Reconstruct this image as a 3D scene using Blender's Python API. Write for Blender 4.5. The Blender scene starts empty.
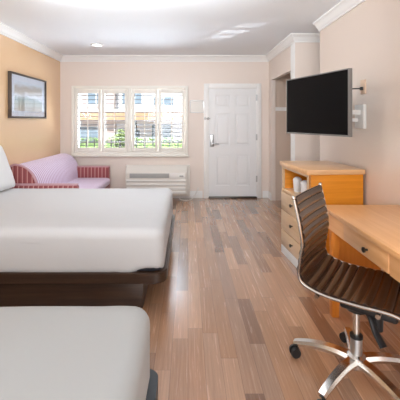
import bpy, bmesh, math, random
from mathutils import Vector, Matrix, noise
random.seed(7)
S = bpy.context.scene
C = S.collection
PI = math.pi

# ------------------------------------------------------------------ materials
def nt(name):
    m = bpy.data.materials.new(name); m.use_nodes = True
    t = m.node_tree
    return m, t, t.nodes['Principled BSDF']

def N(t, kind, **kw):
    n = t.nodes.new(kind)
    for k, v in kw.items(): setattr(n, k, v)
    return n

def math_n(t, op, a, b=None, c=None):
    n = N(t, 'ShaderNodeMath', operation=op)
    for i, v in enumerate((a, b, c)):
        if v is None: continue
        if isinstance(v, (int, float)): n.inputs[i].default_value = v
        else: t.links.new(v, n.inputs[i])
    return n.outputs[0]

def plain(name, col, rough=.5, metal=0.0, spec=.5, bump=0, bscale=40, var=0.0, vscale=3, coat=0, crough=.12, emit=0, sheen=0):
    m, t, b = nt(name)
    b.inputs['Base Color'].default_value = (*col, 1)
    b.inputs['Roughness'].default_value = rough
    b.inputs['Metallic'].default_value = metal
    b.inputs['Specular IOR Level'].default_value = spec
    if coat: b.inputs['Coat Weight'].default_value = coat; b.inputs['Coat Roughness'].default_value = crough; b.inputs['Coat IOR'].default_value = 1.9 if crough > .2 else 1.5
    if sheen: b.inputs['Sheen Weight'].default_value = sheen
    if emit:
        b.inputs['Emission Color'].default_value = (*col, 1); b.inputs['Emission Strength'].default_value = emit
    tc = N(t, 'ShaderNodeTexCoord')
    if var:
        nz = N(t, 'ShaderNodeTexNoise'); nz.inputs['Scale'].default_value = vscale; nz.inputs['Detail'].default_value = 4
        t.links.new(tc.outputs['Object'], nz.inputs['Vector'])
        mx = N(t, 'ShaderNodeMix', data_type='RGBA')
        mx.inputs[6].default_value = (*[c * (1 - var) for c in col], 1)
        mx.inputs[7].default_value = (*[min(1, c * (1 + var)) for c in col], 1)
        t.links.new(nz.outputs['Fac'], mx.inputs[0]); t.links.new(mx.outputs[2], b.inputs['Base Color'])
    if bump:
        nz = N(t, 'ShaderNodeTexNoise'); nz.inputs['Scale'].default_value = bscale; nz.inputs['Detail'].default_value = 5
        t.links.new(tc.outputs['Object'], nz.inputs['Vector'])
        bp = N(t, 'ShaderNodeBump'); bp.inputs['Strength'].default_value = bump; bp.inputs['Distance'].default_value = .01
        t.links.new(nz.outputs['Fac'], bp.inputs['Height']); t.links.new(bp.outputs['Normal'], b.inputs['Normal'])
    return m

def wood(name, c1, c2, axis='Y', rough=.35, scale=6, coat=.2, spec=.5):
    m, t, b = nt(name)
    tc = N(t, 'ShaderNodeTexCoord'); mp = N(t, 'ShaderNodeMapping')
    s = {'X': (.8, 14, 14), 'Y': (14, .8, 14), 'Z': (14, 14, .8)}[axis]
    mp.inputs['Scale'].default_value = s
    t.links.new(tc.outputs['Object'], mp.inputs['Vector'])
    nz = N(t, 'ShaderNodeTexNoise'); nz.inputs['Scale'].default_value = scale * .35
    nz.inputs['Detail'].default_value = 7; nz.inputs['Roughness'].default_value = .62; nz.inputs['Distortion'].default_value = .5
    t.links.new(mp.outputs[0], nz.inputs['Vector'])
    r = N(t, 'ShaderNodeValToRGB')
    r.color_ramp.elements[0].position = .32; r.color_ramp.elements[0].color = (*c1, 1)
    r.color_ramp.elements[1].position = .68; r.color_ramp.elements[1].color = (*c2, 1)
    t.links.new(nz.outputs['Fac'], r.inputs[0]); t.links.new(r.outputs[0], b.inputs['Base Color'])
    b.inputs['Roughness'].default_value = rough
    b.inputs['Coat Weight'].default_value = coat; b.inputs['Coat Roughness'].default_value = .2; b.inputs['Specular IOR Level'].default_value = spec
    bp = N(t, 'ShaderNodeBump'); bp.inputs['Strength'].default_value = .05; bp.inputs['Distance'].default_value = .005
    t.links.new(nz.outputs['Fac'], bp.inputs['Height']); t.links.new(bp.outputs['Normal'], b.inputs['Normal'])
    return m

def stripes(name, axis, period, cols, rough=.75, sheen=.3, sub=None):
    """cols = list of (position, colour), constant steps across one stripe period"""
    m, t, b = nt(name)
    tc = N(t, 'ShaderNodeTexCoord'); sp = N(t, 'ShaderNodeSeparateXYZ')
    t.links.new(tc.outputs['Object'], sp.inputs[0])
    f = math_n(t, 'FRACT', math_n(t, 'DIVIDE', sp.outputs[axis], period))
    r = N(t, 'ShaderNodeValToRGB'); r.color_ramp.interpolation = 'LINEAR'
    e = r.color_ramp.elements
    e[0].position, e[0].color = cols[0][0], (*cols[0][1], 1)
    e[1].position, e[1].color = cols[-1][0], (*cols[-1][1], 1)
    for p, c in cols[1:-1]:
        x = e.new(p); x.color = (*c, 1)
    t.links.new(f, r.inputs[0]); t.links.new(r.outputs[0], b.inputs['Base Color'])
    b.inputs['Roughness'].default_value = rough; b.inputs['Sheen Weight'].default_value = sheen
    nz = N(t, 'ShaderNodeTexNoise'); nz.inputs['Scale'].default_value = 180
    t.links.new(tc.outputs['Object'], nz.inputs['Vector'])
    bp = N(t, 'ShaderNodeBump'); bp.inputs['Strength'].default_value = .15; bp.inputs['Distance'].default_value = .003
    t.links.new(nz.outputs['Fac'], bp.inputs['Height']); t.links.new(bp.outputs['Normal'], b.inputs['Normal'])
    return m

def floor_mat():
    m, t, b = nt('laminate_planks')
    tc = N(t, 'ShaderNodeTexCoord'); sp = N(t, 'ShaderNodeSeparateXYZ')
    t.links.new(tc.outputs['Object'], sp.inputs[0])
    W, Ln = .098, .78
    xs = math_n(t, 'DIVIDE', sp.outputs[0], W); row = math_n(t, 'FLOOR', xs)
    wn = N(t, 'ShaderNodeTexWhiteNoise', noise_dimensions='1D'); t.links.new(row, wn.inputs['W'])
    off = math_n(t, 'MULTIPLY', wn.outputs['Value'], 9.0)
    # every row gets its own plank length
    ln = math_n(t, 'MULTIPLY_ADD', wn.outputs['Value'], .5, Ln - .25)
    ys = math_n(t, 'ADD', math_n(t, 'DIVIDE', sp.outputs[1], ln), off); col = math_n(t, 'FLOOR', ys)
    cv = N(t, 'ShaderNodeCombineXYZ'); t.links.new(row, cv.inputs[0]); t.links.new(col, cv.inputs[1])
    w2 = N(t, 'ShaderNodeTexWhiteNoise', noise_dimensions='2D'); t.links.new(cv.outputs[0], w2.inputs['Vector'])
    r = N(t, 'ShaderNodeValToRGB')
    e = r.color_ramp.elements
    stops = FLOOR_STOPS
    e[0].position, e[0].color = 0, (*stops[0], 1)
    e[1].position, e[1].color = 1, (*stops[-1], 1)
    for i in range(1, len(stops) - 1):
        x = e.new(i / (len(stops) - 1)); x.color = (*stops[i], 1)
    t.links.new(w2.outputs['Value'], r.inputs[0])
    # grain, shifted per plank
    gv = N(t, 'ShaderNodeCombineXYZ')
    t.links.new(math_n(t, 'MULTIPLY', sp.outputs[0], 70), gv.inputs[0])
    t.links.new(math_n(t, 'MULTIPLY', sp.outputs[1], 2.4), gv.inputs[1])
    t.links.new(math_n(t, 'MULTIPLY', w2.outputs['Value'], 37), gv.inputs[2])
    nz = N(t, 'ShaderNodeTexNoise'); nz.inputs['Scale'].default_value = 1.0; nz.inputs['Detail'].default_value = 6
    nz.inputs['Roughness'].default_value = .65; nz.inputs['Distortion'].default_value = .8
    t.links.new(gv.outputs[0], nz.inputs['Vector'])
    g = N(t, 'ShaderNodeMapRange'); g.inputs[1].default_value = .3; g.inputs[2].default_value = .72
    g.inputs[3].default_value = .74; g.inputs[4].default_value = 1.1
    t.links.new(nz.outputs['Fac'], g.inputs[0])
    mx = N(t, 'ShaderNodeMix', data_type='RGBA', blend_type='MULTIPLY'); mx.inputs[0].default_value = 1
    t.links.new(r.outputs[0], mx.inputs[6]); t.links.new(g.outputs[0], mx.inputs[7])
    # seams
    fx = math_n(t, 'FRACT', xs); ex = math_n(t, 'MINIMUM', fx, math_n(t, 'SUBTRACT', 1, fx))
    fy = math_n(t, 'FRACT', ys); ey = math_n(t, 'MINIMUM', fy, math_n(t, 'SUBTRACT', 1, fy))
    seam = math_n(t, 'MAXIMUM', math_n(t, 'LESS_THAN', ex, .016), math_n(t, 'LESS_THAN', ey, .0022))
    m2 = N(t, 'ShaderNodeMix', data_type='RGBA'); t.links.new(math_n(t, 'MULTIPLY', seam, .45), m2.inputs[0])
    t.links.new(mx.outputs[2], m2.inputs[6]); m2.inputs[7].default_value = (.09, .06, .045, 1)
    t.links.new(m2.outputs[2], b.inputs['Base Color'])
    rr = N(t, 'ShaderNodeMapRange'); rr.inputs[3].default_value = .2; rr.inputs[4].default_value = .32; b.inputs['Specular IOR Level'].default_value = .6
    b.inputs['Coat Weight'].default_value = 1; b.inputs['Coat Roughness'].default_value = .24; b.inputs['Coat IOR'].default_value = 1.6
    t.links.new(nz.outputs['Fac'], rr.inputs[0]); t.links.new(rr.outputs[0], b.inputs['Roughness'])
    bp = N(t, 'ShaderNodeBump'); bp.inputs['Strength'].default_value = .08; bp.inputs['Distance'].default_value = .004
    t.links.new(nz.outputs['Fac'], bp.inputs['Height']); t.links.new(bp.outputs['Normal'], b.inputs['Normal'])
    return m

def glass_mat(name, tint=(.95, .97, 1), gloss=.08):
    m, t, b = nt(name)
    t.nodes.remove(b)
    o = t.nodes['Material Output']
    tr = N(t, 'ShaderNodeBsdfTransparent'); tr.inputs[0].default_value = (*tint, 1)
    gl = N(t, 'ShaderNodeBsdfGlossy'); gl.inputs['Roughness'].default_value = .02
    lw = N(t, 'ShaderNodeLayerWeight')
    fac = math_n(t, 'MULTIPLY_ADD', math_n(t, 'POWER', lw.outputs['Facing'], 5.0), .94, .05)
    mx = N(t, 'ShaderNodeMixShader')
    t.links.new(fac, mx.inputs[0]); t.links.new(tr.outputs[0], mx.inputs[1]); t.links.new(gl.outputs[0], mx.inputs[2])
    t.links.new(mx.outputs[0], o.inputs[0])
    return m

def leaf_mat(name, c1, c2):
    m, t, b = nt(name)
    tc = N(t, 'ShaderNodeTexCoord')
    nz = N(t, 'ShaderNodeTexNoise'); nz.inputs['Scale'].default_value = 14
    t.links.new(tc.outputs['Object'], nz.inputs['Vector'])
    r = N(t, 'ShaderNodeValToRGB'); e = r.color_ramp.elements
    e[0].position, e[0].color = .3, (*c1, 1); e[1].position, e[1].color = .7, (*c2, 1)
    t.links.new(nz.outputs['Fac'], r.inputs[0]); t.links.new(r.outputs[0], b.inputs['Base Color'])
    b.inputs['Roughness'].default_value = .55
    return m

# --------------------------------------------------------------- mesh helpers
def box(bm, x0, x1, y0, y1, z0, z1, bev=0, seg=2):
    r = bmesh.ops.create_cube(bm, size=1)
    for v in r['verts']:
        v.co = Vector(((x0 + x1) / 2 + v.co.x * (x1 - x0), (y0 + y1) / 2 + v.co.y * (y1 - y0), (z0 + z1) / 2 + v.co.z * (z1 - z0)))
    if bev:
        es = list({e for v in r['verts'] for e in v.link_edges})
        bmesh.ops.bevel(bm, geom=es, offset=bev, segments=seg, affect='EDGES', profile=.5)

def B(*boxes, bev=0):
    bm = bmesh.new()
    for b in boxes: box(bm, *b, bev=bev)
    return bm

def cyl(bm, p0, p1, r0, r1=None, seg=16, caps=True):
    p0, p1 = Vector(p0), Vector(p1); d = p1 - p0
    r1 = r0 if r1 is None else r1
    q = Vector((0, 0, 1)).rotation_difference(d.normalized())
    M = Matrix.Translation((p0 + p1) / 2) @ q.to_matrix().to_4x4()
    bmesh.ops.create_cone(bm, cap_ends=caps, segments=seg, radius1=r0, radius2=r1, depth=d.length, matrix=M)

def ball(bm, c, r, sx=1, sy=1, sz=1, u=16, v=10):
    M = Matrix.Translation(Vector(c)) @ Matrix.Diagonal((sx, sy, sz, 1))
    bmesh.ops.create_uvsphere(bm, u_segments=u, v_segments=v, radius=r, matrix=M)

def lathe(bm, prof, c=(0, 0, 0), seg=24, axis='Z'):
    rings = []
    for r, h in prof:
        ring = []
        for i in range(seg):
            a = 2 * PI * i / seg
            p = (r * math.cos(a), r * math.sin(a), h)
            if axis == 'X': p = (h, p[0], p[1])
            if axis == 'Y': p = (p[0], h, p[1])
            ring.append(bm.verts.new(Vector(p) + Vector(c)))
        rings.append(ring)
    for a, b_ in zip(rings, rings[1:]):
        for i in range(seg):
            bm.faces.new((a[i], a[(i + 1) % seg], b_[(i + 1) % seg], b_[i]))
    for ring in (rings[0], rings[-1]):
        try: bm.faces.new(ring)
        except ValueError: pass

def smooth_path(pts, n=8):
    """Catmull-Rom through the points"""
    P = [Vector(p) for p in pts]
    P = [P[0] * 2 - P[1]] + P + [P[-1] * 2 - P[-2]]
    out = []
    for i in range(1, len(P) - 2):
        for k in range(n):
            t = k / n
            a, b_, c, d = P[i - 1:i + 3]
            out.append(.5 * ((2 * b_) + (c - a) * t + (2 * a - 5 * b_ + 4 * c - d) * t * t + (3 * b_ - a - 3 * c + d) * t ** 3))
    out.append(P[-2])
    return out

def sweep(bm, path, shape, up=Vector((0, 0, 1)), scale=None):
    """sweep a closed 2D shape [(side, up)] along a path; scale(t) optional"""
    rings = []
    n = len(path)
    for i, p in enumerate(path):
        d = (path[min(i + 1, n - 1)] - path[max(i - 1, 0)]).normalized()
        s = d.cross(up)
        if s.length < 1e-4: s = d.cross(Vector((1, 0, 0)))
        s.normalize(); u = s.cross(d).normalized()
        k = scale(i / (n - 1)) if scale else (1, 1)
        rings.append([bm.verts.new(p + s * a * k[0] + u * b_ * k[1]) for a, b_ in shape])
    m = len(shape)
    for a, b_ in zip(rings, rings[1:]):
        for i in range(m):
            bm.faces.new((a[i], a[(i + 1) % m], b_[(i + 1) % m], b_[i]))
    bm.faces.new(rings[0]); bm.faces.new(list(reversed(rings[-1])))

def circ(r, n=10, sy=1):
    return [(r * math.cos(2 * PI * i / n), r * sy * math.sin(2 * PI * i / n)) for i in range(n)]

def prism(bm, poly, axis, a, b_):
    """extrude a closed 2D polygon along an axis"""
    def P(u, v, w):
        return {'X': (w, u, v), 'Y': (u, w, v), 'Z': (u, v, w)}[axis]
    A = [bm.verts.new(P(u, v, a)) for u, v in poly]; Bv = [bm.verts.new(P(u, v, b_)) for u, v in poly]
    n = len(poly)
    for i in range(n):
        bm.faces.new((A[i], A[(i + 1) % n], Bv[(i + 1) % n], Bv[i]))
    bm.faces.new(A); bm.faces.new(list(reversed(Bv)))

def rounded(x0, x1, y0, y1, z0, z1, r, cuts=24, fn=None, rz=None):
    """soft rounded block; fn(co) displaces each vertex"""
    bm = bmesh.new()
    bmesh.ops.create_cube(bm, size=2)
    bmesh.ops.subdivide_edges(bm, edges=bm.edges[:], cuts=cuts, use_grid_fill=True)
    cx, cy, cz = (x0 + x1) / 2, (y0 + y1) / 2, (z0 + z1) / 2
    hx, hy, hz = (x1 - x0) / 2, (y1 - y0) / 2, (z1 - z0) / 2
    rx = min(r, hx * .98); ry = min(r, hy * .98); rzz = min(rz or r, hz * .98)
    for v in bm.verts:
        # concentrate the grid near the edges so that the rounding stays smooth
        q = [math.copysign(1 - (1 - abs(c)) ** 1.7, c) for c in v.co]
        p = Vector((q[0] * hx, q[1] * hy, q[2] * hz))
        k = Vector((max(-hx + rx, min(hx - rx, p.x)), max(-hy + ry, min(hy - ry, p.y)), max(-hz + rzz, min(hz - rzz, p.z))))
        d = p - k
        e = Vector((d.x / rx, d.y / ry, d.z / rzz))
        if e.length > 1e-6:
            mlen = max(abs(e.x), abs(e.y), abs(e.z))
            e = e.normalized() * mlen
            p = k + Vector((e.x * rx, e.y * ry, e.z * rzz))
        v.co = p + Vector((cx, cy, cz))
        if fn: v.co = fn(v.co.copy())
    return bm

def obj(name, bm, mat, parent=None, smooth=True, local=False, angle=35):
    bmesh.ops.recalc_face_normals(bm, faces=bm.faces[:])
    if parent and not local:
        r = parent
        while r.parent: r = r.parent
        bmesh.ops.translate(bm, verts=bm.verts[:], vec=-r.location)
    if smooth:
        for f in bm.faces: f.smooth = True
        for e in bm.edges:
            if len(e.link_faces) == 2 and e.calc_face_angle(0) > math.radians(angle): e.smooth = False
    me = bpy.data.meshes.new(name); bm.to_mesh(me); bm.free()
    me.materials.append(mat)
    o = bpy.data.objects.new(name, me); C.objects.link(o)
    if parent: o.parent = parent
    return o

def thing(name, label, cat, loc=(0, 0, 0), rz=0, group=None):
    o = bpy.data.objects.new(name, None); C.objects.link(o)
    o.empty_display_size = .1
    o.location = loc; o.rotation_euler = (0, 0, rz); o['label'] = label; o['category'] = cat
    if group: o['group'] = group
    return o

def tag(o, label, cat, group=None, kind=None):
    o['label'] = label; o['category'] = cat
    if group: o['group'] = group
    if kind: o['kind'] = kind
    return o

def struct(name, bm, mat, parent=None, smooth=False, label=None, cat=None):
    o = obj(name, bm, mat, parent, smooth)
    if not parent:
        o['kind'] = 'structure'
        if label: o['label'] = label; o['category'] = cat
    return o

# ------------------------------------------------------------------- palette
FLOOR_STOPS = [(0.213, 0.108, 0.065), (0.482, 0.256, 0.14), (0.361, 0.207, 0.13), (0.616, 0.354, 0.21), (0.454, 0.234, 0.126), (0.562, 0.344, 0.218), (0.28, 0.157, 0.1), (0.562, 0.304, 0.161)]
M = {}
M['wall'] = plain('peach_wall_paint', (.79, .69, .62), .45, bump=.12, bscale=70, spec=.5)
M['wall_closet'] = plain('shaded_closet_paint', (.62, .49, .40), .6, bump=.1, bscale=70)  # wall paint with the closet's inner shade put into the colour
M['wall_left'] = plain('apricot_wall_paint', (.82, .53, .29), .5, bump=.03, bscale=60, spec=.4, coat=1, crough=.22)
M['wall_right'] = plain('pale_wall_paint', (.74, .62, .53), .5, bump=.05, bscale=70, spec=.4, coat=1, crough=.24)
M['ceiling'] = plain('ceiling_paint', (.89, .925, .96), .7, bump=.15, bscale=50)
M['trim'] = plain('white_trim_paint', (.85, .84, .82), .4)
M['louver'] = plain('backlit_louver_shade', (.03, .03, .032), .6, spec=.2)  # near-black colour holds the backlit shade of the louvres
M['shutter'] = plain('cream_shutter_paint', (.84, .81, .74), .4)
M['door'] = plain('door_paint', (.82, .82, .82), .4)
M['floor'] = floor_mat()
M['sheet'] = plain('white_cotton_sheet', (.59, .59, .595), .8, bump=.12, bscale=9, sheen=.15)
M['sheet_near'] = plain('dimmed_white_cotton_sheet', (.40, .405, .40), .8, bump=.1, bscale=9, sheen=.1)  # white sheet, its colour darkened for the dimmer front of the room
M['pillow'] = plain('pillow_cotton', (.82, .82, .82), .8, bump=.15, bscale=8)
M['espresso'] = wood('espresso_wood', (.028, .014, .009), (.062, .033, .02), 'X', .35)
M['navy'] = plain('dark_mattress_fabric', (.012, .013, .02), .8)
M['slate'] = plain('dark_slate_edge', (.05, .06, .07), .5)
M['maple'] = wood('honey_maple', (.66, .225, .012), (.80, .30, .025), 'X', .4, coat=0, spec=.25)
M['maple_top'] = wood('honey_maple_top', (.64, .35, .16), (.78, .47, .23), 'X', .28, coat=.4)
M['maple_desk'] = wood('honey_maple_desk', (.80, .40, .165), (.92, .51, .24), 'Y', .3, coat=.2)
M['maple_glare'] = wood('glare_washed_maple', (.62, .42, .24), (.74, .52, .32), 'Y', .3, coat=.5)  # maple with window glare painted in as a paler colour
M['maple_dark'] = wood('amber_maple', (.62, .19, .02), (.74, .25, .035), 'Z', .4, coat=0, spec=.25)
M['plinth'] = plain('white_plinth', (.8, .8, .8), .4)
M['black_gloss'] = plain('screen_glass', (.004, .004, .0045), .28, spec=.08)
M['black_plastic'] = plain('black_plastic', (.012, .012, .013), .4)
M['grey_plastic'] = plain('grey_bezel', (.18, .17, .16), .4)
M['chrome'] = plain('polished_aluminium', (.72, .69, .65), .22, metal=1)
M['steel'] = plain('brushed_steel', (.5, .5, .5), .35, metal=1)
M['dark_metal'] = plain('dark_pewter', (.12, .11, .1), .35, metal=1)
M['leather'] = plain('brown_leather', (.026, .010, .005), .26, spec=.6, bump=.03, bscale=120, var=.15, vscale=20, coat=.6, crough=.18)
M['white_plastic'] = plain('white_plastic', (.78, .77, .74), .4)
M['cream_plastic'] = plain('cream_plastic', (.76, .72, .66), .42)
M['vent_grey'] = plain('vent_grey', (.40, .40, .385), .5)
M['plate'] = plain('tan_plate', (.70, .50, .36), .5)
M['cord'] = plain('white_cord', (.7, .68, .64), .5)
M['glass'] = glass_mat('window_glass')
M['red_stripe'] = stripes('maroon_stripe_fabric', 0, .062, [(0, (.30, .07, .075)), (.38, (.33, .08, .085)), (.46, (.58, .30, .28)), (.55, (.62, .36, .33)), (.62, (.42, .13, .13)), (.75, (.25, .05, .06)), (1, (.30, .07, .075))])
M['red_stripe_y'] = stripes('maroon_stripe_fabric_side', 1, .062, [(0, (.30, .07, .075)), (.38, (.33, .08, .085)), (.46, (.58, .30, .28)), (.55, (.62, .36, .33)), (.62, (.42, .13, .13)), (.75, (.25, .05, .06)), (1, (.30, .07, .075))])
M['lilac'] = stripes('glare_washed_stripe_fabric', 1, .05, [(0, (.78, .66, .82)), (.4, (.80, .68, .84)), (.52, (.42, .20, .32)), (.72, (.42, .20, .32)), (.84, (.80, .68, .84)), (1, (.78, .66, .82))], sheen=.3)  # sofa stripe with glare put into its lilac colour
M['piping'] = plain('rose_piping', (.55, .33, .36), .7)
M['frame_dark'] = plain('dark_frame', (.075, .055, .045), .35)
M['mat'] = plain('picture_mat', (.84, .88, .93), .3, coat=1)
M['cup'] = plain('white_paper', (.82, .82, .84), .5)
M['fac_white'] = plain('white_stucco', (.72, .73, .75), .9)
M['fac_pink'] = plain('pink_stucco', (.56, .47, .44), .9)
M['fac_peach'] = plain('peach_band', (.50, .31, .18), .9)
M['fac_glass'] = plain('blue_grey_window', (.20, .27, .33), .25)
M['leaf'] = leaf_mat('hedge_leaf', (.13, .24, .06), (.38, .55, .20))
M['leaf2'] = leaf_mat('shrub_leaf', (.14, .22, .06), (.32, .42, .18))
M['black_iron'] = plain('black_iron', (.015, .015, .016), .5)
M['concrete'] = plain('concrete_ground', (.5, .48, .46), .9, var=.1)
M['lens'] = plain('lamp_lens', (1, .98, .95), .4, emit=1.6)

# ------------------------------------------------------------------- the room
XL, XR, XA = -2.34, 1.6, 1.48        # left wall, right wall, closet wall
YB, YR, H = 6.1, -1.5, 2.6           # back wall, rear wall, ceiling
struct('floor', B((XL - .1, 3.0, YR - .1, YB + .1, -.08, 0)), M['floor'])
struct('ceiling', B((XL - .1, 3.0, YR - .1, YB + .1, H, H + .1)), M['ceiling'])
struct('wall_left', B((XL - .1, XL, YR - .1, YB + .1, 0, H)), M['wall_left'])
# back wall with the window and door openings
WX0, WX1, WZ0, WZ1 = -2.06, -.06, .86, 1.98
DX0, DX1, DZ1 = .345, 1.285, 2.04
struct('wall_back', B(
    (XL, WX0, YB, YB + .12, 0, H), (WX1, DX0, YB, YB + .12, 0, H), (DX1, 3.0, YB, YB + .12, 0, H),
    (WX0, WX1, YB, YB + .12, 0, WZ0), (WX0, WX1, YB, YB + .12, WZ1, H), (DX0, DX1, YB, YB + .12, DZ1, H)), M['wall'])
struct('wall_rear', B((XL, XR, YR - .1, YR, 0, H)), M['wall'])
# closet wall (faces left) with its doorless opening
CY0, CY1, CZ = 4.78, 5.9, 2.14
struct('wall_closet', B((XA, XA + .07, CY1, YB, 0, H), (XA, XA + .07, CY0, CY1, CZ, H), (XA, XA + .07, 4.6, CY0, 0, H)), M['wall'])
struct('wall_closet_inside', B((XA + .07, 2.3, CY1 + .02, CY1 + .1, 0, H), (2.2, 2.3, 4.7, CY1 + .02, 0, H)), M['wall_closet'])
struct('wall_recess', B((XA + .07, 3.0, 4.6, 4.7, 0, H)), M['wall'])
struct('trim_6', B((XA - .008, XA, 4.602, 4.778, .13, H - .1)), M['trim'])
struct('wall_hall', B((2.9, 3.0, 3.9, 4.6, 0, H)), M['wall'])
struct('wall_right', B((XR, XR + .12, YR - .1, 4.04, 0, H), (XR + .12, 3.0, 3.92, 4.04, 0, H)), M['wall_right'])

# crown moulding
CR = [(0, 0), (.085, 0), (.085, -.018), (.07, -.026), (.05, -.045), (.032, -.075), (.016, -.088), (.016, -.105), (0, -.105)]
def crown(name, axis, face, sign, a, b_, ma=0, mb=0):
    bm = bmesh.new()
    prism(bm, [(face + sign * u, H + v) for u, v in CR], axis, a, b_)
    ax = 0 if axis == 'X' else 1
    for v in bm.verts:
        u = abs(v.co[1 - ax] - face)
        v.co[ax] += (ma if abs(v.co[ax] - a) < 1e-5 else mb) * u
    o = struct(name, bm, M['trim'])
crown('trim_1', 'X', YB, -1, XL, XA)
crown('trim_2', 'Y', XL, 1, YR, YB)
crown('trim_3', 'Y', XA, -1, 4.6, YB, -1)
crown('trim_4', 'X', 4.6, -1, XA, 2.9, -1)
crown('trim_5', 'Y', XR, -1, YR, 4.04)
# baseboards
def base(name, *bx): struct(name, B(*bx, bev=.006), M['trim'])
base('baseboard_back', (XL, DX0 - .08, YB - .016, YB, 0, .13), (DX1 + .08, XA, YB - .016, YB, 0, .13))
base('baseboard_left', (XL, XL + .016, YR, YB, 0, .13))
base('baseboard_closet', (XA - .016, XA, CY1, YB, 0, .13), (XA - .016, XA, 4.6, CY0, 0, .13))
base('baseboard_recess', (XA, 2.9, 4.584, 4.6, 0, .13))
base('baseboard_right', (XR - .016, XR, YR, 4.04, 0, .13))

# ------------------------------------------------------------------- window
w = struct('window_1', B((WX0, WX0 + .04, YB + .06, YB + .1, WZ0, WZ1), (WX1 - .04, WX1, YB + .06, YB + .1, WZ0, WZ1),
                         (WX0, WX1, YB + .06, YB + .1, WZ0, WZ0 + .04), (WX0, WX1, YB + .06, YB + .1, WZ1 - .04, WZ1),
                         (-1.08, -1.04, YB + .06, YB + .1, WZ0, WZ1)), M['trim'])
obj('window_pane', B((WX0, WX1, YB + .078, YB + .082, WZ0, WZ1)), M['glass'], w, smooth=False)

# plantation shutters: outer frame, four panels with louvres and tilt rods
sh = thing('plantation_shutters', 'white four panel plantation shutters with open louvres over the window', 'shutters', (-1.06, YB, .8))
FY0, FY1 = YB - .05, YB
fx0, fx1, fz0, fz1 = -2.12, 0.0, .79, 2.05
obj('outer_frame', B((fx0, fx0 + .055, FY0, FY1, fz0, fz1), (fx1 - .055, fx1, FY0, FY1, fz0, fz1),
                     (fx0 + .055, fx1 - .055, FY0, FY1, fz1 - .055, fz1), (fx0 + .055, fx1 - .055, FY0, FY1, fz0, fz0 + .055),
                     (fx0 - .02, fx1 + .02, FY0 - .03, FY1, fz0 - .025, fz0), (-1.095, -1.03, FY0, FY1, fz0 + .055, fz1 - .055), bev=.004), M['shutter'], sh)
px = [(-2.06, -1.585), (-1.575, -1.10), (-1.025, -.55), (-.54, -.06)]
for a, b_ in px:
    st, rt = .05, .075
    z0, z1 = fz0 + .06, fz1 - .06
    p = obj('shutter_panel', B((a, a + st, FY0 + .008, FY1 - .008, z0, z1), (b_ - st, b_, FY0 + .008, FY1 - .008, z0, z1),
                               (a + st, b_ - st, FY0 + .008, FY1 - .008, z1 - rt, z1), (a + st, b_ - st, FY0 + .008, FY1 - .008, z0, z0 + rt), bev=.004), M['shutter'], sh)
    lb = bmesh.new(); n = 13
    for i in range(n):
        z = z0 + rt + (i + .5) * (z1 - z0 - 2 * rt) / n
        c = Vector(((a + b_) / 2, YB - .005, z))
        bm2 = bmesh.new()
        prism(bm2, [(.027 * math.cos(t_), .0062 * math.sin(t_)) for t_ in [2 * PI * k / 12 for k in range(12)]], 'X', a + st, b_ - st)
        bmesh.ops.rotate(bm2, verts=bm2.verts[:], cent=(0, 0, 0), matrix=Matrix.Rotation(math.radians(-1), 3, 'X'))
        bmesh.ops.translate(bm2, verts=bm2.verts[:], vec=(0, c.y, c.z))
        me_ = bpy.data.meshes.new('t'); bm2.to_mesh(me_); bm2.free(); lb.from_mesh(me_); bpy.data.meshes.remove(me_)
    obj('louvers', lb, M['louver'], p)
    obj('tilt_rod', B(((a + b_) / 2 - .006, (a + b_) / 2 + .006, FY0 - .006, FY0 + .006, z0 + rt + .02, z1 - rt - .02)), M['shutter'], p)

# ------------------------------------------------------------------- door
DY = YB - .005
def door_slab():
    bm = B((DX0 + .035, DX1 - .035, DY + .012, DY + .05, .03, DZ1 - .035))
    x0, x1 = DX0 + .035, DX1 - .035
    stile, mid = .125, .10
    cols = [(x0 + stile, (x0 + x1) / 2 - mid / 2), ((x0 + x1) / 2 + mid / 2, x1 - stile)]
    rows = [(.23, .79), (.97, 1.54), (1.66, 1.885)]
    # stiles and rails stand proud of the field
    for a, b_ in [(x0, cols[0][0]), (cols[0][1], cols[1][0]), (cols[1][1], x1)]:
        box(bm, a, b_, DY, DY + .014, .03, DZ1 - .035, bev=.004)
    zz = [.03] + [v for r_ in rows for v in r_] + [DZ1 - .035]
    for i in range(0, len(zz), 2):
        for a, b_ in cols:
            box(bm, a - .002, b_ + .002, DY + .0005, DY + .014, zz[i], zz[i + 1], bev=.004)
    for a, b_ in cols:
        for c, d in rows:
            box(bm, a + .03, b_ - .03, DY + .002, DY + .016, c + .03, d - .03, bev=.009)
    return bm
d = struct('door_1', door_slab(), M['door'])
obj('door_frame', B((DX0 - .055, DX0 + .037, YB - .022, YB + .06, 0, DZ1 + .055), (DX1 - .037, DX1 + .055, YB - .022, YB + .06, 0, DZ1 + .055),
                    (DX0 + .03, DX1 - .03, YB - .022, YB + .06, DZ1 - .037, DZ1 + .055), bev=.005), M['trim'], d)
obj('threshold', B((DX0 + .03, DX1 - .03, YB - .05, YB + .06, 0, .028), bev=.004), M['dark_metal'], d)
for z in (.30, 1.06, 1.78):
    h = B((DX1 - .045, DX1 - .02, YB - .03, YB - .015, z, z + .11)); cyl(h, (DX1 - .032, YB - .032, z), (DX1 - .032, YB - .032, z + .11), .009, seg=10)
    obj('hinge', h, M['steel'], d)
hb = bmesh.new()
box(hb, DX0 + .06, DX0 + .13, DY - .022, DY, .94, 1.16, bev=.008)
obj('lock_plate', hb, M['steel'], d)
hb = bmesh.new()
cyl(hb, (DX0 + .095, DY - .022, 1.0), (DX0 + .095, DY - .07, 1.0), .014, seg=14)
sweep(hb, smooth_path([(DX0 + .09, DY - .066, 1.0), (DX0 + .15, DY - .072, 1.0), (DX0 + .215, DY - .066, .995)]), circ(.011, 10))
obj('door_handle', hb, M['steel'], d)
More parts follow.
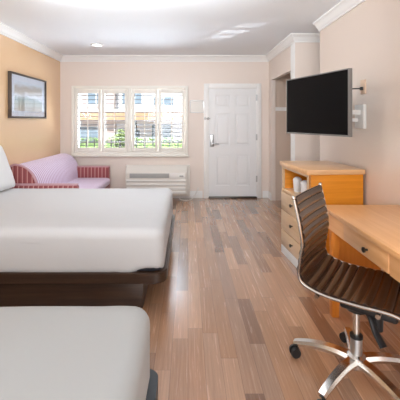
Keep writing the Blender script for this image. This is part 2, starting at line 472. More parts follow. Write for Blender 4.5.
lg = bmesh.new()
cyl(lg, (DX0 - .03, YB - .04, 1.455), (DX0 + .06, YB - .04, 1.455), .007, seg=10); ball(lg, (DX0 + .02, YB - .044, 1.455), .022)
box(lg, DX0 - .05, DX0 - .02, YB - .045, YB - .022, 1.435, 1.475, bev=.004)
obj('swing_latch', lg, M['steel'], d)

nb = thing('wall_notice', 'small framed white notice on the wall between shutters and door', 'notice', (.17, YB, 1.62))
obj('frame', B((.035, .045, YB - .016, YB, 1.56, 1.785), (.275, .29, YB - .016, YB, 1.56, 1.785), (.045, .275, YB - .016, YB, 1.775, 1.785), (.045, .275, YB - .016, YB, 1.56, 1.57), bev=.002), M['steel'], nb)
obj('sheet', B((.045, .275, YB - .008, YB, 1.57, 1.775)), M['cream_plastic'], nb, smooth=False)

# ------------------------------------------------------------------- wall air conditioner
ac = thing('air_conditioner', 'white wall air conditioner unit under the window, sloping top grille', 'air conditioner', (-.53, YB, .06))
ax0, ax1 = -1.1, 0.0
obj('wall_sleeve', B((ax0 - .03, ax1 + .035, YB - .09, YB, .05, .61), bev=.012), M['cream_plastic'], ac)
bm = bmesh.new()
prism(bm, [(YB - .09, .60), (YB - .13, .60), (YB - .215, .515), (YB - .235, .49), (YB - .235, .14), (YB - .21, .10), (YB - .09, .10)], 'X', ax0, ax1 - .02)
bmesh.ops.bevel(bm, geom=bm.edges[:], offset=.008, segments=2, affect='EDGES')
obj('cabinet', bm, M['cream_plastic'], ac)
obj('top_grille', B((ax0 + .07, ax1 - .33, YB - .24, YB - .228, .405, .485), bev=.004), M['vent_grey'], ac)
cp = obj('control_panel', B((ax1 - .32, ax1 - .055, YB - .244, YB - .23, .395, .495), bev=.004), M['white_plastic'], ac)
obj('display', B((ax1 - .15, ax1 - .08, YB - .247, YB - .243, .425, .452)), M['vent_grey'], cp, smooth=False)
g = bmesh.new()
for i in range(4):
    z = .375 - i * .068
    prism(g, [(YB - .234, z), (YB - .252, z - .008), (YB - .252, z - .022), (YB - .234, z - .05)], 'X', ax0 + .02, ax1 - .045)
obj('front_louvers', g, M['white_plastic'], ac)
cb = bmesh.new()
sweep(cb, smooth_path([(-.16, YB - .2, .11), (-.14, YB - .22, .03), (-.02, YB - .25, .012), (.06, YB - .16, .015), (.12, YB - .07, .06), (.17, YB - .03, .15), (.19, YB - .012, .19)]), circ(.008, 8))
obj('power_cord', cb, M['cord'], ac)

# ------------------------------------------------------------------- recessed ceiling light
rl = thing('recessed_light', 'small round recessed downlight in the white ceiling', 'ceiling light', (-1.42, 5.2, H))
bm = bmesh.new(); lathe(bm, [(.075, -.004), (.078, -.012), (.098, -.010), (.102, 0), (.075, 0)], (-1.42, 5.2, H), 32)
obj('trim_ring', bm, M['white_plastic'], rl)
bm = bmesh.new(); lathe(bm, [(.001, -.006), (.05, -.007), (.076, -.004), (.076, -.001), (.001, -.001)], (-1.42, 5.2, H), 32)
obj('lens', bm, M['lens'], rl)

# ------------------------------------------------------------------- picture on the left wall
pc = thing('framed_picture', 'framed landscape picture with pale mat on the apricot left wall', 'picture', (XL, 4.86, 1.45))
y0, y1, z0, z1 = 4.32, 5.41, 1.45, 2.06
fr = bmesh.new()
for a in ((y0, y1, z0, z0 + .024), (y0, y1, z1 - .024, z1), (y0, y0 + .024, z0 + .024, z1 - .024), (y1 - .024, y1, z0 + .024, z1 - .024)):
    box(fr, XL, XL + .045, *a, bev=.004)
obj('frame', fr, M['frame_dark'], pc)
obj('mat_board', B((XL, XL + .02, y0 + .02, y1 - .02, z0 + .02, z1 - .02)), M['mat'], pc, smooth=False)
def art_mat():
    m, t, b = nt('picture_print')
    tc = N(t, 'ShaderNodeTexCoord'); sp = N(t, 'ShaderNodeSeparateXYZ'); t.links.new(tc.outputs['Generated'], sp.inputs[0])
    nz = N(t, 'ShaderNodeTexNoise'); nz.inputs['Scale'].default_value = 4; nz.inputs['Detail'].default_value = 5
    t.links.new(tc.outputs['Generated'], nz.inputs['Vector'])
    hgt = math_n(t, 'MULTIPLY_ADD', nz.outputs['Fac'], .35, math_n(t, 'SUBTRACT', sp.outputs[2], .17))
    r = N(t, 'ShaderNodeValToRGB'); e = r.color_ramp.elements
    e[0].position, e[0].color = .05, (.50, .42, .30, 1); e[1].position, e[1].color = .95, (.78, .86, .92, 1)
    for p_, c_ in ((.28, (.38, .40, .30, 1)), (.42, (.30, .40, .36, 1)), (.52, (.86, .88, .88, 1)), (.66, (.66, .58, .48, 1)), (.8, (.58, .50, .42, 1))):
        x = e.new(p_); x.color = c_
    t.links.new(hgt, r.inputs[0]); t.links.new(r.outputs[0], b.inputs['Base Color'])
    b.inputs['Roughness'].default_value = .3; b.inputs['Coat Weight'].default_value = 1; b.inputs['Coat Roughness'].default_value = .03
    return m
obj('print', B((XL + .018, XL + .023, y0 + .13, y1 - .13, z0 + .1, z1 - .1)), art_mat(), pc, smooth=False)
obj('glazing', B((XL + .03, XL + .033, y0 + .022, y1 - .022, z0 + .022, z1 - .022)), M['glass'], pc, smooth=False)

# ------------------------------------------------------------------- sofa along the left wall
so = thing('sofa', 'striped maroon sofa, lilac glare coloured into back and seat, in the corner beneath the shutters', 'sofa', (-1.85, 5.05, 0))
sy0, sy1, sf = 4.18, 5.98, -1.38
obj('seat_base', rounded(XL + .03, sf, sy0 + .1, sy1 - .1, .06, .30, .03, 8), M['red_stripe_y'], so)
def backprof(n=16):
    # thick rounded back: vertical against the wall, curving down to the seat
    out = [(XL + .02, .32), (XL + .02, .80)]
    for i in range(n + 1):
        a = PI / 2 * i / n
        out.append((XL + .10 + .31 * math.sin(a) ** .9, .40 + .44 * math.cos(a) ** .8 if i < n else .38))
    out.append((XL + .41, .32))
    return out
bm = bmesh.new()
prism(bm, backprof(), 'Y', sy0 + .12, sy1 - .06)
bmesh.ops.bevel(bm, geom=[e for e in bm.edges if abs(e.verts[0].co.y - e.verts[1].co.y) < .01], offset=.05, segments=4, affect='EDGES')
obj('backrest', bm, M['lilac'], so, angle=60)
bm = bmesh.new()
prism(bm, [(a, b_) for a, b_ in [(XL + .02, .06)] + backprof()[1:] + [(XL + .41, .06)]], 'Y', sy0 + .10, sy0 + .145)
obj('end_panel', bm, M['red_stripe'], so, angle=60)
bm = bmesh.new()
sweep(bm, smooth_path([Vector((a, sy0 + .105, b_ + .006)) for a, b_ in backprof()[1:-1]], 2), circ(.015, 8), up=Vector((0, 1, 0)))
obj('piping', bm, M['piping'], so)
obj('seat_cushion', rounded(XL + .30, sf + .02, sy0 + .12, sy1 - .13, .29, .42, .05, 10), M['lilac'], so)
for a, b_ in ((sy0, sy0 + .10), (sy1 - .14, sy1)):
    ar = obj('arm', rounded(XL + .03, sf - .01, a, b_, .05, .60, .03, 10), M['red_stripe'], so)
    bm = bmesh.new(); box(bm, XL + .05, sf - .02, a + .01, b_ - .01, .594, .612, bev=.008)
    obj('arm_cap', bm, M['piping'], ar)
for x in (XL + .12, sf - .08):
    for y in (sy0 + .08, sy1 - .08):
        bm = bmesh.new(); cyl(bm, (x, y, 0), (x, y, .07), .022, .03); obj('leg', bm, M['espresso'], so)

# ------------------------------------------------------------------- beds
def make_bed(label, xf, yn, yf, mat, edge_mat, torn, r=.09, lip=.025):
    """xf = foot face of the mattress, yn / yf = near and far side"""
    xh = XL + .06
    t = thing('platform_bed', label, 'bed', ((xh + xf) / 2, (yn + yf) / 2, 0))
    obj('pedestal', B((xh, xf - .155, yn + .02, yf - .12, 0, .198), bev=.004), M['espresso'], t)
    # platform lip with rounded foot corners
    x1 = xf + lip
    poly = [(xh, yn - .012)]
    for k in range(9): a = -PI / 2 + PI / 2 * k / 8; poly.append((x1 - r + r * math.cos(a), yn - .012 + r + r * math.sin(a)))
    for k in range(9): a = PI / 2 * k / 8; poly.append((x1 - r + r * math.cos(a), yf + .012 - r + r * math.sin(a)))
    poly.append((xh, yf + .012))
    bm = bmesh.new(); prism(bm, poly, 'Z', .195, .277)
    bmesh.ops.bevel(bm, geom=[e for e in bm.edges if abs(e.verts[0].co.z - e.verts[1].co.z) < .001], offset=.008, segments=2, affect='EDGES')
    obj('platform', bm, edge_mat, t)
    obj('mattress_base', rounded(xh + .01, xf - .012, yn + .012, yf - .012, .275, .335, .06, 10, rz=.012), M['navy'], t)
    zt = .605
    def fn(p):
        # slight crown, soft drape, hem that lifts near the foot corners
        u = (p.x - xh) / (xf - xh); v = (p.y - yn) / (yf - yn)
        n_ = noise.noise(Vector((p.x * 2.2, p.y * 2.2, 1.7))) * .006 + noise.noise(Vector((p.x * 7, p.y * 7, p.z * 5))) * .003
        if p.z > .5:
            p.z += n_ - .012 * (max(abs(2 * v - 1), abs(2 * u - 1)) ** 4)
        else:
            side = noise.noise(Vector((p.x * 3 + 5, p.y * 3, .3))) * .006
            if torn and p.z < .38:
                k = max(0, 1 - abs(p.x - xf) / .42) * max(0, 1 - min(abs(p.y - yn), abs(p.y - yf)) / .42)
                w_ = max(0, .35 + noise.noise(Vector((p.x * 8, p.y * 8, 4.4))) * 1.6)
                p.z += .075 * k ** .6 * w_ * (1 - (p.z - .235) / .145)
            p.x += side; p.y += side
        return p
    obj('mattress', rounded(xh, xf, yn, yf, .235, zt, .075, 40, fn, rz=.07), mat, t)
    return t
bed_far = make_bed('queen bed with bare white mattress nearer the window, dark brown platform', -.185, 2.49, 4.09, M['sheet'], M['espresso'], True)
bed_near = make_bed('queen bed in the foreground cut off by the frame, white mattress in a dimmed colour', -.165, -.08, 1.52, M['sheet_near'], M['slate'], False, .05, .032)
for b_ in (bed_far, bed_near): b_['group'] = 'queen beds with white mattresses'
# pillow propped at the head of the far bed
def pfn(p):
    u = p.x / .33; v = p.y / .25
    f = max(0, (1 - abs(u) ** 3.2)) * max(0, (1 - abs(v) ** 3.2))
    p.z *= .18 + .82 * f ** .5
    p.x *= 1 + .05 * abs(v) ** 2; p.y *= 1 + .05 * abs(u) ** 2
    p.z += .006 * noise.noise(Vector((p.x * 9, p.y * 9, 0)))
    return p
bm = rounded(-.33, .33, -.26, .26, -.07, .07, .05, 20, pfn)
pl = obj('pillow', bm, M['pillow'])
pl.rotation_euler = (math.radians(70), 0, math.radians(90))
pl.location = (-2.185, 3.70, .87)
tag(pl, 'white pillow leaning at the head of the bed nearer the window', 'pillow')

# ------------------------------------------------------------------- television
tv = thing('television', 'flat black television on a wall arm above the chest of drawers', 'television', (1.175, 3.1, 1.28), math.atan2(2.70 - 3.50, 1.31 - 1.04))
L2 = math.hypot(.27, .80) / 2
obj('screen', B((-L2 + .008, L2 - .008, -.006, .004, .012, .552)), M['black_gloss'], tv, smooth=False, local=True)
obj('bezel', B((-L2, -L2 + .010, -.009, .03, 0, .56), (L2 - .010, L2, -.009, .03, 0, .56), (-L2 + .01, L2 - .01, -.009, .03, 0, .014), (-L2 + .01, L2 - .01, -.009, .03, .55, .56), bev=.002), M['grey_plastic'], tv, local=True)
bm = bmesh.new(); box(bm, -L2 + .01, L2 - .01, .004, .035, .014, .55); box(bm, -.3, .3, .035, .065, .06, .36, bev=.012)
obj('back_shell', bm, M['black_plastic'], tv, local=True)
mt = thing('television_mount', 'white and steel swing arm holding the television on the right wall', 'mount', (XR, 3.05, 1.4))
obj('wall_plate', B((XR - .03, XR, 2.98, 3.14, 1.34, 1.56), bev=.006), M['white_plastic'], mt)
bm = bmesh.new(); sweep(bm, [Vector((XR - .03, 3.04, 1.49)), Vector((1.34, 3.02, 1.49)), Vector((1.26, 3.08, 1.49))], [(-.012, -.02), (.012, -.02), (.012, .02), (-.012, .02)])
sweep(bm, [Vector((XR - .03, 3.08, 1.42)), Vector((1.38, 3.12, 1.42)), Vector((1.26, 3.10, 1.42))], [(-.012, -.015), (.012, -.015), (.012, .015), (-.012, .015)])
obj('arm', bm, M['white_plastic'], mt)
ot = thing('wall_outlet', 'tan outlet plate on the right wall beside the television', 'outlet', (XR, 3.03, 1.7))
obj('cover_plate', B((XR - .012, XR, 2.99, 3.075, 1.655, 1.785), bev=.004), M['plate'], ot)
bm = bmesh.new(); box(bm, XR - .03, XR - .01, 3.015, 3.05, 1.69, 1.72, bev=.004)
sweep(bm, smooth_path([(XR - .03, 3.03, 1.705), (XR - .12, 3.0, 1.70), (XR - .22, 3.0, 1.69), (1.33, 3.05, 1.66)]), circ(.006, 8))
obj('cable', bm, M['black_plastic'], ot)

# ------------------------------------------------------------------- chest of drawers
ch = thing('chest_of_drawers', 'honey maple three drawer chest with open cubby under the television', 'chest of drawers', (1.047, 2.93, 0), math.radians(4.7))
x0, x1, y0, y1 = 1.072, 1.580, 2.95, 3.595
obj('top', B((1.047, 1.587, 2.93, 3.615, .932, .977), bev=.006), M['maple_top'], ch)
obj('side_panel', B((x0, x1, y0, y0 + .022, 0, .932), bev=.002), M['maple'], ch)
obj('side_panel', B((x0, x1, y1 - .022, y1, 0, .932), bev=.002), M['maple'], ch)
obj('back_panel', B((x1 - .012, x1, y0 + .022, y1 - .022, .0, .932)), M['maple_dark'], ch, smooth=False)
obj('cubby_shelf', B((x0, x1 - .012, y0 + .022, y1 - .022, .665, .69), bev=.002), M['maple_glare'], ch)
obj('face_rail', B((x0, x0 + .02, y0 + .022, y1 - .022, .905, .932)), M['maple_glare'], ch, smooth=False)
for ya, yb in ((y0, y0 + .03), (y1 - .024, y1)):
    obj('stile', B((x0 - .003, x0 + .02, ya, yb, .09, .932)), M['maple_glare'], ch, smooth=False)
for za, zb in ((.475, .658), (.265, .465), (.095, .255)):
    dr = obj('drawer', B((x0 - .018, x0 + .3, y0 + .018, y1 - .012, za, zb), bev=.005), M['maple_glare'], ch)
    kb = bmesh.new(); lathe(kb, [(.006, 0), (.007, -.014), (.016, -.018), (.018, -.026), (.010, -.032), (.001, -.033)], (x0 - .018, (y0 + y1) / 2, (za + zb) / 2 + .01), 16, 'X')
    obj('knob', kb, M['dark_metal'], dr)
obj('plinth', B((x0 - .012, x1, y0 + .0, y1, 0, .085), bev=.003), M['plinth'], ch)

# two wrapped cups in the cubby
def cup(loc, label, tilt):
    bm = bmesh.new()
    lathe(bm, [(.001, 0), (.034, 0), (.036, .004), (.043, .105), (.045, .118), (.041, .130), (.026, .143), (.012, .150), (.001, .151)], (0, 0, 0), 24)
    for v in bm.verts:
        if v.co.z > .1: v.co.x += .004 * noise.noise(v.co * 40); v.co.y += .004 * noise.noise(v.co * 40 + Vector((3, 1, 2)))
    o = obj('paper_cup', bm, M['cup'], local=True); o.location = loc; o.rotation_euler = (0, 0, tilt)
    return tag(o, label, 'cup', 'wrapped cups in the cubby')
cup((1.118, 3.40, .69), 'white wrapped cup in the cubby, the one farther from the chair', .3)
cup((1.125, 3.20, .69), 'white wrapped cup in the cubby, half behind the chair back', 1.2)

# ------------------------------------------------------------------- desk
dk = thing('desk', 'honey maple writing desk with a shallow drawer along the right wall', 'desk', (1.3, 1.8, 0))
TX0, TX1, TY0, TY1, TZ = 1.0, 1.585, .95, 2.51, .78
bm = bmesh.new()
box(bm, TX0, TX1, TY0, TY1, TZ - .035, TZ, bev=.008)
obj('desktop', bm, M['maple_desk'], dk)
for bx_ in ((TX0 + .03, TX0 + .055, 2.2, TY1 - .02, TZ - .158, TZ - .035), (TX0 + .03, TX0 + .055, TY0 + .05, 1.7, TZ - .158, TZ - .035),
            (TX0 + .055, TX1 - .02, TY1 - .03, TY1 - .015, TZ - .158, TZ - .035)):
    obj('apron', B(bx_), M['maple_desk'], dk, smooth=False)
dr = obj('drawer', B((TX0 + .024, TX0 + .35, 1.705, 2.195, TZ - .155, TZ - .038), bev=.005), M['maple_desk'], dk)
kb = bmesh.new(); lathe(kb, [(.006, 0), (.007, -.014), (.015, -.018), (.016, -.026), (.009, -.031), (.001, -.032)], (TX0 + .024, 1.90, TZ - .105), 16, 'X')
obj('knob', kb, M['dark_metal'], dr)
obj('end_panel', B((TX0 + .10, TX0 + .42, TY1 - .06, TY1 - .035, .06, TZ - .035)), M['maple_dark'], dk, smooth=False)
for x in (TX0 + .035, TX1 - .075):
    for y in (TY0 + .06, 2.385):
        obj('leg', B((x, x + .05, y, y + .055, 0, TZ - .035), bev=.004), M['maple_dark'], dk)

# ------------------------------------------------------------------- office chair
A = Vector((.57, 1.80, 0)); Lt = Vector((.610, .792, 0)); F = Vector((.792, -.610, 0)); CW = .49
PROF = [(0, .994), (.018, .92), (.034, .843), (.047, .752), (.036, .665), (.028, .59), (.055, .543), (.15, .517), (.30, .515), (.44, .522), (.50, .512), (.525, .488)]
ang = math.atan2(F.y, F.x)
root_loc = A + F * .27 + Lt * (CW / 2)
oc = thing('office_chair', 'brown ribbed leather swivel chair with polished aluminium frame and base', 'chair', (root_loc.x, root_loc.y, 0), ang)
# local frame: +x forward, +y to the far side; profile u=0 at x=-.27
path = smooth_path([Vector((u - .27, 0, z)) for u, z in PROF], 26)
cum = [0]
for a, b_ in zip(path, path[1:]): cum.append(cum[-1] + (b_ - a).length)
def ribbed(i0, i1):
    bm = bmesh.new(); top, bot = [], []
    ny = 7; per = .046
    for i in range(i0, i1 + 1):
        dd = (path[min(i + 1, len(path) - 1)] - path[max(i - 1, 0)]).normalized()
        nrm = Vector((-dd.z, 0, dd.x))
        if nrm.x < 0 and nrm.z < 0: nrm = -nrm
        hgt = abs(math.sin(PI * cum[i] / per)) ** .5 * .0125
        tr, br = [], []
        for j in range(ny):
            y = (j / (ny - 1) - .5) * (CW - .03)
            sag = -.012 * (1 - (2 * j / (ny - 1) - 1) ** 2)
            tr.append(bm.verts.new(path[i] + nrm * (hgt + sag) + Vector((0, y, 0))))
            br.append(bm.verts.new(path[i] + nrm * (-hgt * .7 - .006 + sag) + Vector((0, y, 0))))
        top.append(tr); bot.append(br)
    for g_, fl in ((top, False), (bot, True)):
        for a, b_ in zip(g_, g_[1:]):
            for j in range(ny - 1): bm.faces.new((a[j], a[j + 1], b_[j + 1], b_[j]))
    for a, b_, c, d_ in zip(top, top[1:], bot, bot[1:]):
        bm.faces.new((a[0], b_[0], d_[0], c[0])); bm.faces.new((a[-1], b_[-1], d_[-1], c[-1]))
    for g_ in (0, -1):
        for j in range(ny - 1): bm.faces.new((top[g_][j], top[g_][j + 1], bot[g_][j + 1], bot[g_][j]))
    return bm
split = min(range(len(path)), key=lambda i: (path[i] - Vector((.05 - .27, 0, .548))).length)
obj('backrest', ribbed(0, split), M['leather'], oc, local=True, angle=50)
obj('seat', ribbed(split, len(path) - 1), M['leather'], oc, local=True, angle=50)
for s in (-1, 1):
    bm = bmesh.new()
    pth = [p + Vector((0, s * CW / 2, 0)) for p in path[::3]] + [path[-1] + Vector((0, s * CW / 2, 0))]
    sweep(bm, pth, circ(.0075, 10, 1.2), up=Vector((0, 1, 0)))
    ball(bm, path[0] + Vector((0, s * CW / 2, 0)), .0115)
    obj('side_rail', bm, M['chrome'], oc, local=True)
for u, z in ((.12, .497), (.40, .493)):
    bm = bmesh.new(); cyl(bm, (u - .27, -CW / 2, z), (u - .27, CW / 2, z), .012)
    obj('crossbar', bm, M['chrome'], oc, local=True)
HUB = Vector((.915, 1.81, 0)); R_ = Matrix.Rotation(-ang, 3, 'Z')
hl = R_ @ (HUB - Vector((root_loc.x, root_loc.y, 0)))
bm = bmesh.new()
box(bm, hl.x - .07, hl.x + .2, hl.y - .075, hl.y + .075, .405, .455, bev=.015, seg=3)
box(bm, hl.x - .13, hl.x + .15, hl.y - .05, hl.y + .05, .45, .487, bev=.01)
lathe(bm, [(.03, .375), (.05, .385), (.062, .41), (.04, .43)], (hl.x, hl.y, 0), 20)
obj('tilt_mechanism', bm, M['black_plastic'], oc, local=True)
def loc_(p):
    v = R_ @ (Vector((p[0], p[1], 0)) - Vector((root_loc.x, root_loc.y, 0))); return Vector((v.x, v.y, p[2]))
bm = bmesh.new(); cyl(bm, loc_((.985, 1.73, .325)), loc_((.98, 1.735, .42)), .026, .034, 18)
obj('tension_knob', bm, M['black_plastic'], oc, local=True)
bm = bmesh.new()
sweep(bm, smooth_path([loc_(p) for p in ((.925, 1.78, .425), (.933, 1.71, .405), (.942, 1.675, .35), (.958, 1.63, .30))]), circ(.011, 10), scale=lambda t: (1 + 1.1 * t, 1))
obj('height_lever', bm, M['black_plastic'], oc, local=True)
bm = bmesh.new(); cyl(bm, (hl.x, hl.y, .10), (hl.x, hl.y, .40), .0165, seg=20)
gc = obj('gas_column', bm, M['chrome'], oc, local=True)
bm = bmesh.new(); lathe(bm, [(.03, .145), (.03, .235), (.027, .24), (.018, .242)], (hl.x, hl.y, 0), 20)
obj('column_sleeve', bm, M['steel'], gc, local=True)
bm = bmesh.new(); lathe(bm, [(.018, .236), (.033, .236), (.033, .25), (.018, .252)], (hl.x, hl.y, 0), 20)
obj('column_collar', bm, M['black_plastic'], gc, local=True)
bm = bmesh.new(); lathe(bm, [(.02, .075), (.045, .08), (.05, .10), (.047, .14), (.034, .152), (.02, .153)], (hl.x, hl.y, 0), 24)
bh = obj('base_hub', bm, M['chrome'], oc, local=True)
sec = [(-.017, -.015), (.017, -.015), (.022, 0), (.015, .014), (-.015, .014), (-.022, 0)]
for k in range(5):
    a = math.radians(144.5 + 72 * k) - ang
    dv = Vector((math.cos(a), math.sin(a), 0))
    bm = bmesh.new()
    sweep(bm, smooth_path([Vector((hl.x, hl.y, z)) + dv * r_ for r_, z in ((.03, .118), (.12, .124), (.22, .113), (.30, .092), (.335, .080))]), sec, scale=lambda t: (1.4 - .45 * t, 1.4 - .5 * t))
    obj('base_arm', bm, M['chrome'], oc, local=True)
    cc = Vector((hl.x, hl.y, 0)) + dv * .322
    bm = bmesh.new(); cyl(bm, cc + Vector((0, 0, .03)), cc + Vector((0, 0, .08)), .007, seg=10)
    # caster yoke and twin wheels, trailing to one side
    sd = Vector((-math.sin(a + .7), math.cos(a + .7), 0)); tr_ = Vector((math.cos(a + .7), math.sin(a + .7), 0)) * .012
    wc = cc + tr_ + Vector((0, 0, .0305))
    cyl(bm, wc - sd * .008, wc + sd * .008, .021, seg=18)
    cs = obj('caster', bm, M['black_plastic'], oc, local=True)
    for s in (-1, 1):
        bm = bmesh.new(); cyl(bm, wc + sd * s * .009, wc + sd * s * .026, .030, .027, 22)
        obj('wheel', bm, M['black_plastic'], cs, local=True)

# ------------------------------------------------------------------- closet shelf
cs = thing('closet_shelf', 'white shelf on cleats inside the open closet beside the door', 'shelf', (1.9, 5.3, 1.6))
obj('board', B((1.82, 2.2, 4.7, 5.92, 1.655, 1.675)), M['trim'], cs, smooth=False)
obj('cleat', B((XA + .07, 2.2, 5.90, 5.92, 1.59, 1.655)), M['trim'], cs, smooth=False)

# ------------------------------------------------------------------- outdoors
struct('ground', B((-25, 25, 6.25, 45, -.25, -.15)), M['concrete'])
bd = thing('apartment_building', 'pale two storey motel wing with peach balcony band across the court', 'building', (-4, 18, -.15))
FYB = 18.0
obj('wall', B((-16, 10, FYB, FYB + 5, -.15, 6.5)), M['fac_white'], bd, smooth=False)
obj('wall_bay', B((-5.6, -3.9, FYB - .35, FYB, -.15, 6.5)), M['fac_pink'], bd, smooth=False)
obj('balcony_band', B((-16, 10, FYB - 1.0, FYB, 1.46, 1.86)), M['fac_peach'], bd, smooth=False)
obj('balcony_soffit', B((-16, 10, FYB - 1.05, FYB, 1.86, 2.02)), M['fac_white'], bd, smooth=False)
for wx0, wx1, wz0, wz1 in ((-5.8, -4.75, .15, 1.1), (-1.95, -.85, .3, 1.25), (.1, 1.0, .2, 1.2), (-5.3, -4.4, 2.3, 2.9), (-1.85, -.8, 2.2, 2.7), (-3.55, -2.5, 2.3, 2.9), (-7.7, -6.8, .15, 1.1), (-3.5, -2.6, -.1, .9)):
    yb = FYB - .36 if -5.7 < (wx0 + wx1) / 2 < -3.9 else FYB
    f = obj('window_frame', B((wx0 - .06, wx1 + .06, yb - .05, yb, wz0 - .06, wz1 + .06)), M['trim'], bd, smooth=False)
    obj('pane', B((wx0, (wx0 + wx1) / 2 - .03, yb - .06, yb - .05, wz0, wz1), ((wx0 + wx1) / 2 + .03, wx1, yb - .06, yb - .05, wz0, wz1)), M['fac_glass'], f, smooth=False)

def leaves(bm, n, fn, size):
    for _ in range(n):
        c = Vector(fn()); q = Matrix.Rotation(random.uniform(0, 2 * PI), 3, 'Z') @ Matrix.Rotation(random.uniform(-1.2, 1.2), 3, 'X')
        s = size * random.uniform(.6, 1.3)
        vs = [bm.verts.new(c + q @ Vector(p) * s) for p in ((-.5, 0, 0), (0, -.22, .06), (.5, 0, 0), (0, .22, .06))]
        bm.faces.new(vs)
bm = bmesh.new()
box(bm, -4.6, 1.2, 9.15, 9.6, -.15, .80)
leaves(bm, 5200, lambda: (random.uniform(-4.7, 1.3), random.uniform(9.05, 9.7), random.uniform(.1, .90) + .1 * noise.noise(Vector((random.random(), 0, 0)))), .12)
hd = obj('hedge', bm, M['leaf'], smooth=False); tag(hd, 'low green clipped hedge outside behind the black railing', 'hedge')
sb = thing('shrub', 'taller pale green shrub outside, behind the second shutter panel from the left', 'shrub', (-1.75, 8.75, -.15))
bm = bmesh.new()
for k in range(7):
    a = k * 2.4; sweep(bm, smooth_path([(-1.75, 8.75, -.15), (-1.75 + .05 * math.cos(a), 8.75 + .05 * math.sin(a), .4), (-1.75 + .18 * math.cos(a), 8.75 + .18 * math.sin(a), .9)]), circ(.012, 6))
obj('stems', bm, M['frame_dark'], sb)
bm = bmesh.new()
def blob():
    while True:
        p = Vector((random.uniform(-1, 1), random.uniform(-1, 1), random.uniform(-1, 1)))
        if p.length < 1: return (-1.75 + p.x * .24, 8.75 + p.y * .24, .78 + p.z * .32 + .12)
leaves(bm, 420, blob, .11)
obj('foliage', bm, M['leaf2'], sb, smooth=False)
rg = thing('railing', 'black iron railing outside the window in front of the hedge', 'railing', (-1.6, 8.3, -.15))
RY = 8.3
obj('top_rail', B((-4.2, 1.0, RY - .02, RY + .02, .86, .885)), M['black_iron'], rg, smooth=False)
obj('bottom_rail', B((-4.2, 1.0, RY - .02, RY + .02, .02, .05)), M['black_iron'], rg, smooth=False)
xk = -4.2
while xk < 1.01:
    big = abs((xk + 4.2) % 1.04) < .01 or abs((xk + 4.2) % 1.04 - 1.04) < .01
    obj('post' if big else 'baluster', B((xk - (.025 if big else .014), xk + (.025 if big else .014), RY - .014, RY + .014, -.15 if big else .05, 1.0 if big else .955)), M['black_iron'], rg, smooth=False)
    xk += .208
lp = thing('lamp_post', 'slim dark lamp post outside behind the third shutter panel', 'lamp post', (-1.78, 11.5, -.15))
bm = bmesh.new(); cyl(bm, (-1.78, 11.5, -.15), (-1.78, 11.5, 1.32), .035, .028, 12); obj('pole', bm, M['black_iron'], lp)
bm = bmesh.new(); lathe(bm, [(.03, 0), (.07, .03), (.10, .07), (.05, .11), (.001, .12)], (-1.84, 11.5, 1.3), 14); obj('lamp_head', bm, M['black_iron'], lp)

# ------------------------------------------------------------------- light
def area(name, loc, target, sx, sy, power, col=(1, 1, 1), spread=180):
    l = bpy.data.lights.new(name, 'AREA'); l.shape = 'RECTANGLE'; l.size = sx; l.size_y = sy; l.energy = power; l.color = col
    l.spread = math.radians(spread)
    o = bpy.data.objects.new(name, l); C.objects.link(o); o.location = loc
    o.rotation_euler = (Vector(target) - Vector(loc)).to_track_quat('-Z', 'Y').to_euler()
    return o
area('window_sky_fill', (-1.0, 7.6, 3.2), (-.6, 4.2, .6), 3.6, 1.6, 260, (.88, .94, 1))  # unseen lamp added above the window to strengthen the daylight
area('low_outdoor_fill', (-1.0, 7.4, .1), (-.3, 4.6, 2.6), 3.6, .8, 150, (.92, .96, 1))  # added lamp low outdoors, out of view, to lift the ceiling
area('sill_up_fill', (-.9, 6.75, .35), (-.2, 5.0, 2.6), 2.6, .4, 270, (.86, .94, 1))  # second unseen lamp added near the sill for the far ceiling
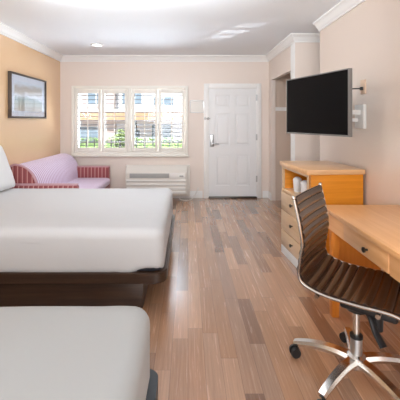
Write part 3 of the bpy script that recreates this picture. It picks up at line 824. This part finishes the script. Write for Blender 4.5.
area('rear_up_fill', (-.3, -.9, 1.75), (-.3, .3, 2.6), 2.6, .9, 24, (.93, .97, 1))  # added lamp behind the camera, aimed up to brighten the ceiling
area('room_fill', (-.4, 2.7, 2.47), (.1, 6.1, 2.5), 1.8, .12, 22, (.90, .95, 1))
area('front_fill', (-.1, -1.35, 1.25), (.25, 5, 1.6), 2.6, 1.3, 42, (.90, .95, 1))  # unseen frontal lamp added to brighten the bed side and chest
sun = bpy.data.lights.new('sun', 'SUN'); sun.energy = 6.0; sun.angle = math.radians(1); sun.color = (1, .96, .9)
so_ = bpy.data.objects.new('sun', sun); C.objects.link(so_)
so_.rotation_euler = Vector((.35, .8, -.75)).to_track_quat('-Z', 'Y').to_euler()
# low sun glint bouncing up from outside through the louvres on to the ceiling
sp = bpy.data.lights.new('glint', 'SPOT'); sp.energy = 420; sp.spot_size = math.radians(9); sp.spot_blend = .6; sp.shadow_soft_size = .01
spo = bpy.data.objects.new('glint', sp); C.objects.link(spo)
spo.location = (-1.2, 8.05, .77)
spo.rotation_euler = (Vector((.65, 4.6, 2.6)) - Vector(spo.location)).to_track_quat('-Z', 'Y').to_euler()

W = bpy.data.worlds.new('World'); S.world = W; W.use_nodes = True
t = W.node_tree; bg = t.nodes['Background']
sky = N(t, 'ShaderNodeTexSky'); sky.sky_type = 'HOSEK_WILKIE'; sky.turbidity = 3; sky.sun_direction = Vector((-.3, -.7, .65)).normalized()
hs = N(t, 'ShaderNodeHueSaturation'); hs.inputs['Saturation'].default_value = .45
t.links.new(sky.outputs[0], hs.inputs['Color']); t.links.new(hs.outputs[0], bg.inputs[0])
bg.inputs[1].default_value = 1.0

# ------------------------------------------------------------------- camera
cam = bpy.data.cameras.new('Camera'); co = bpy.data.objects.new('Camera', cam); C.objects.link(co)
co.location = (0, 0, 1.41); co.rotation_euler = (PI / 2, 0, 0)
cam.sensor_width = 36; cam.lens = 333 / 400 * 36
cam.shift_x = .03; cam.shift_y = -.1975; cam.clip_start = .02
S.camera = co
S.view_settings.view_transform = 'Standard'
S.view_settings.look = 'None'
S.view_settings.exposure = 0.7
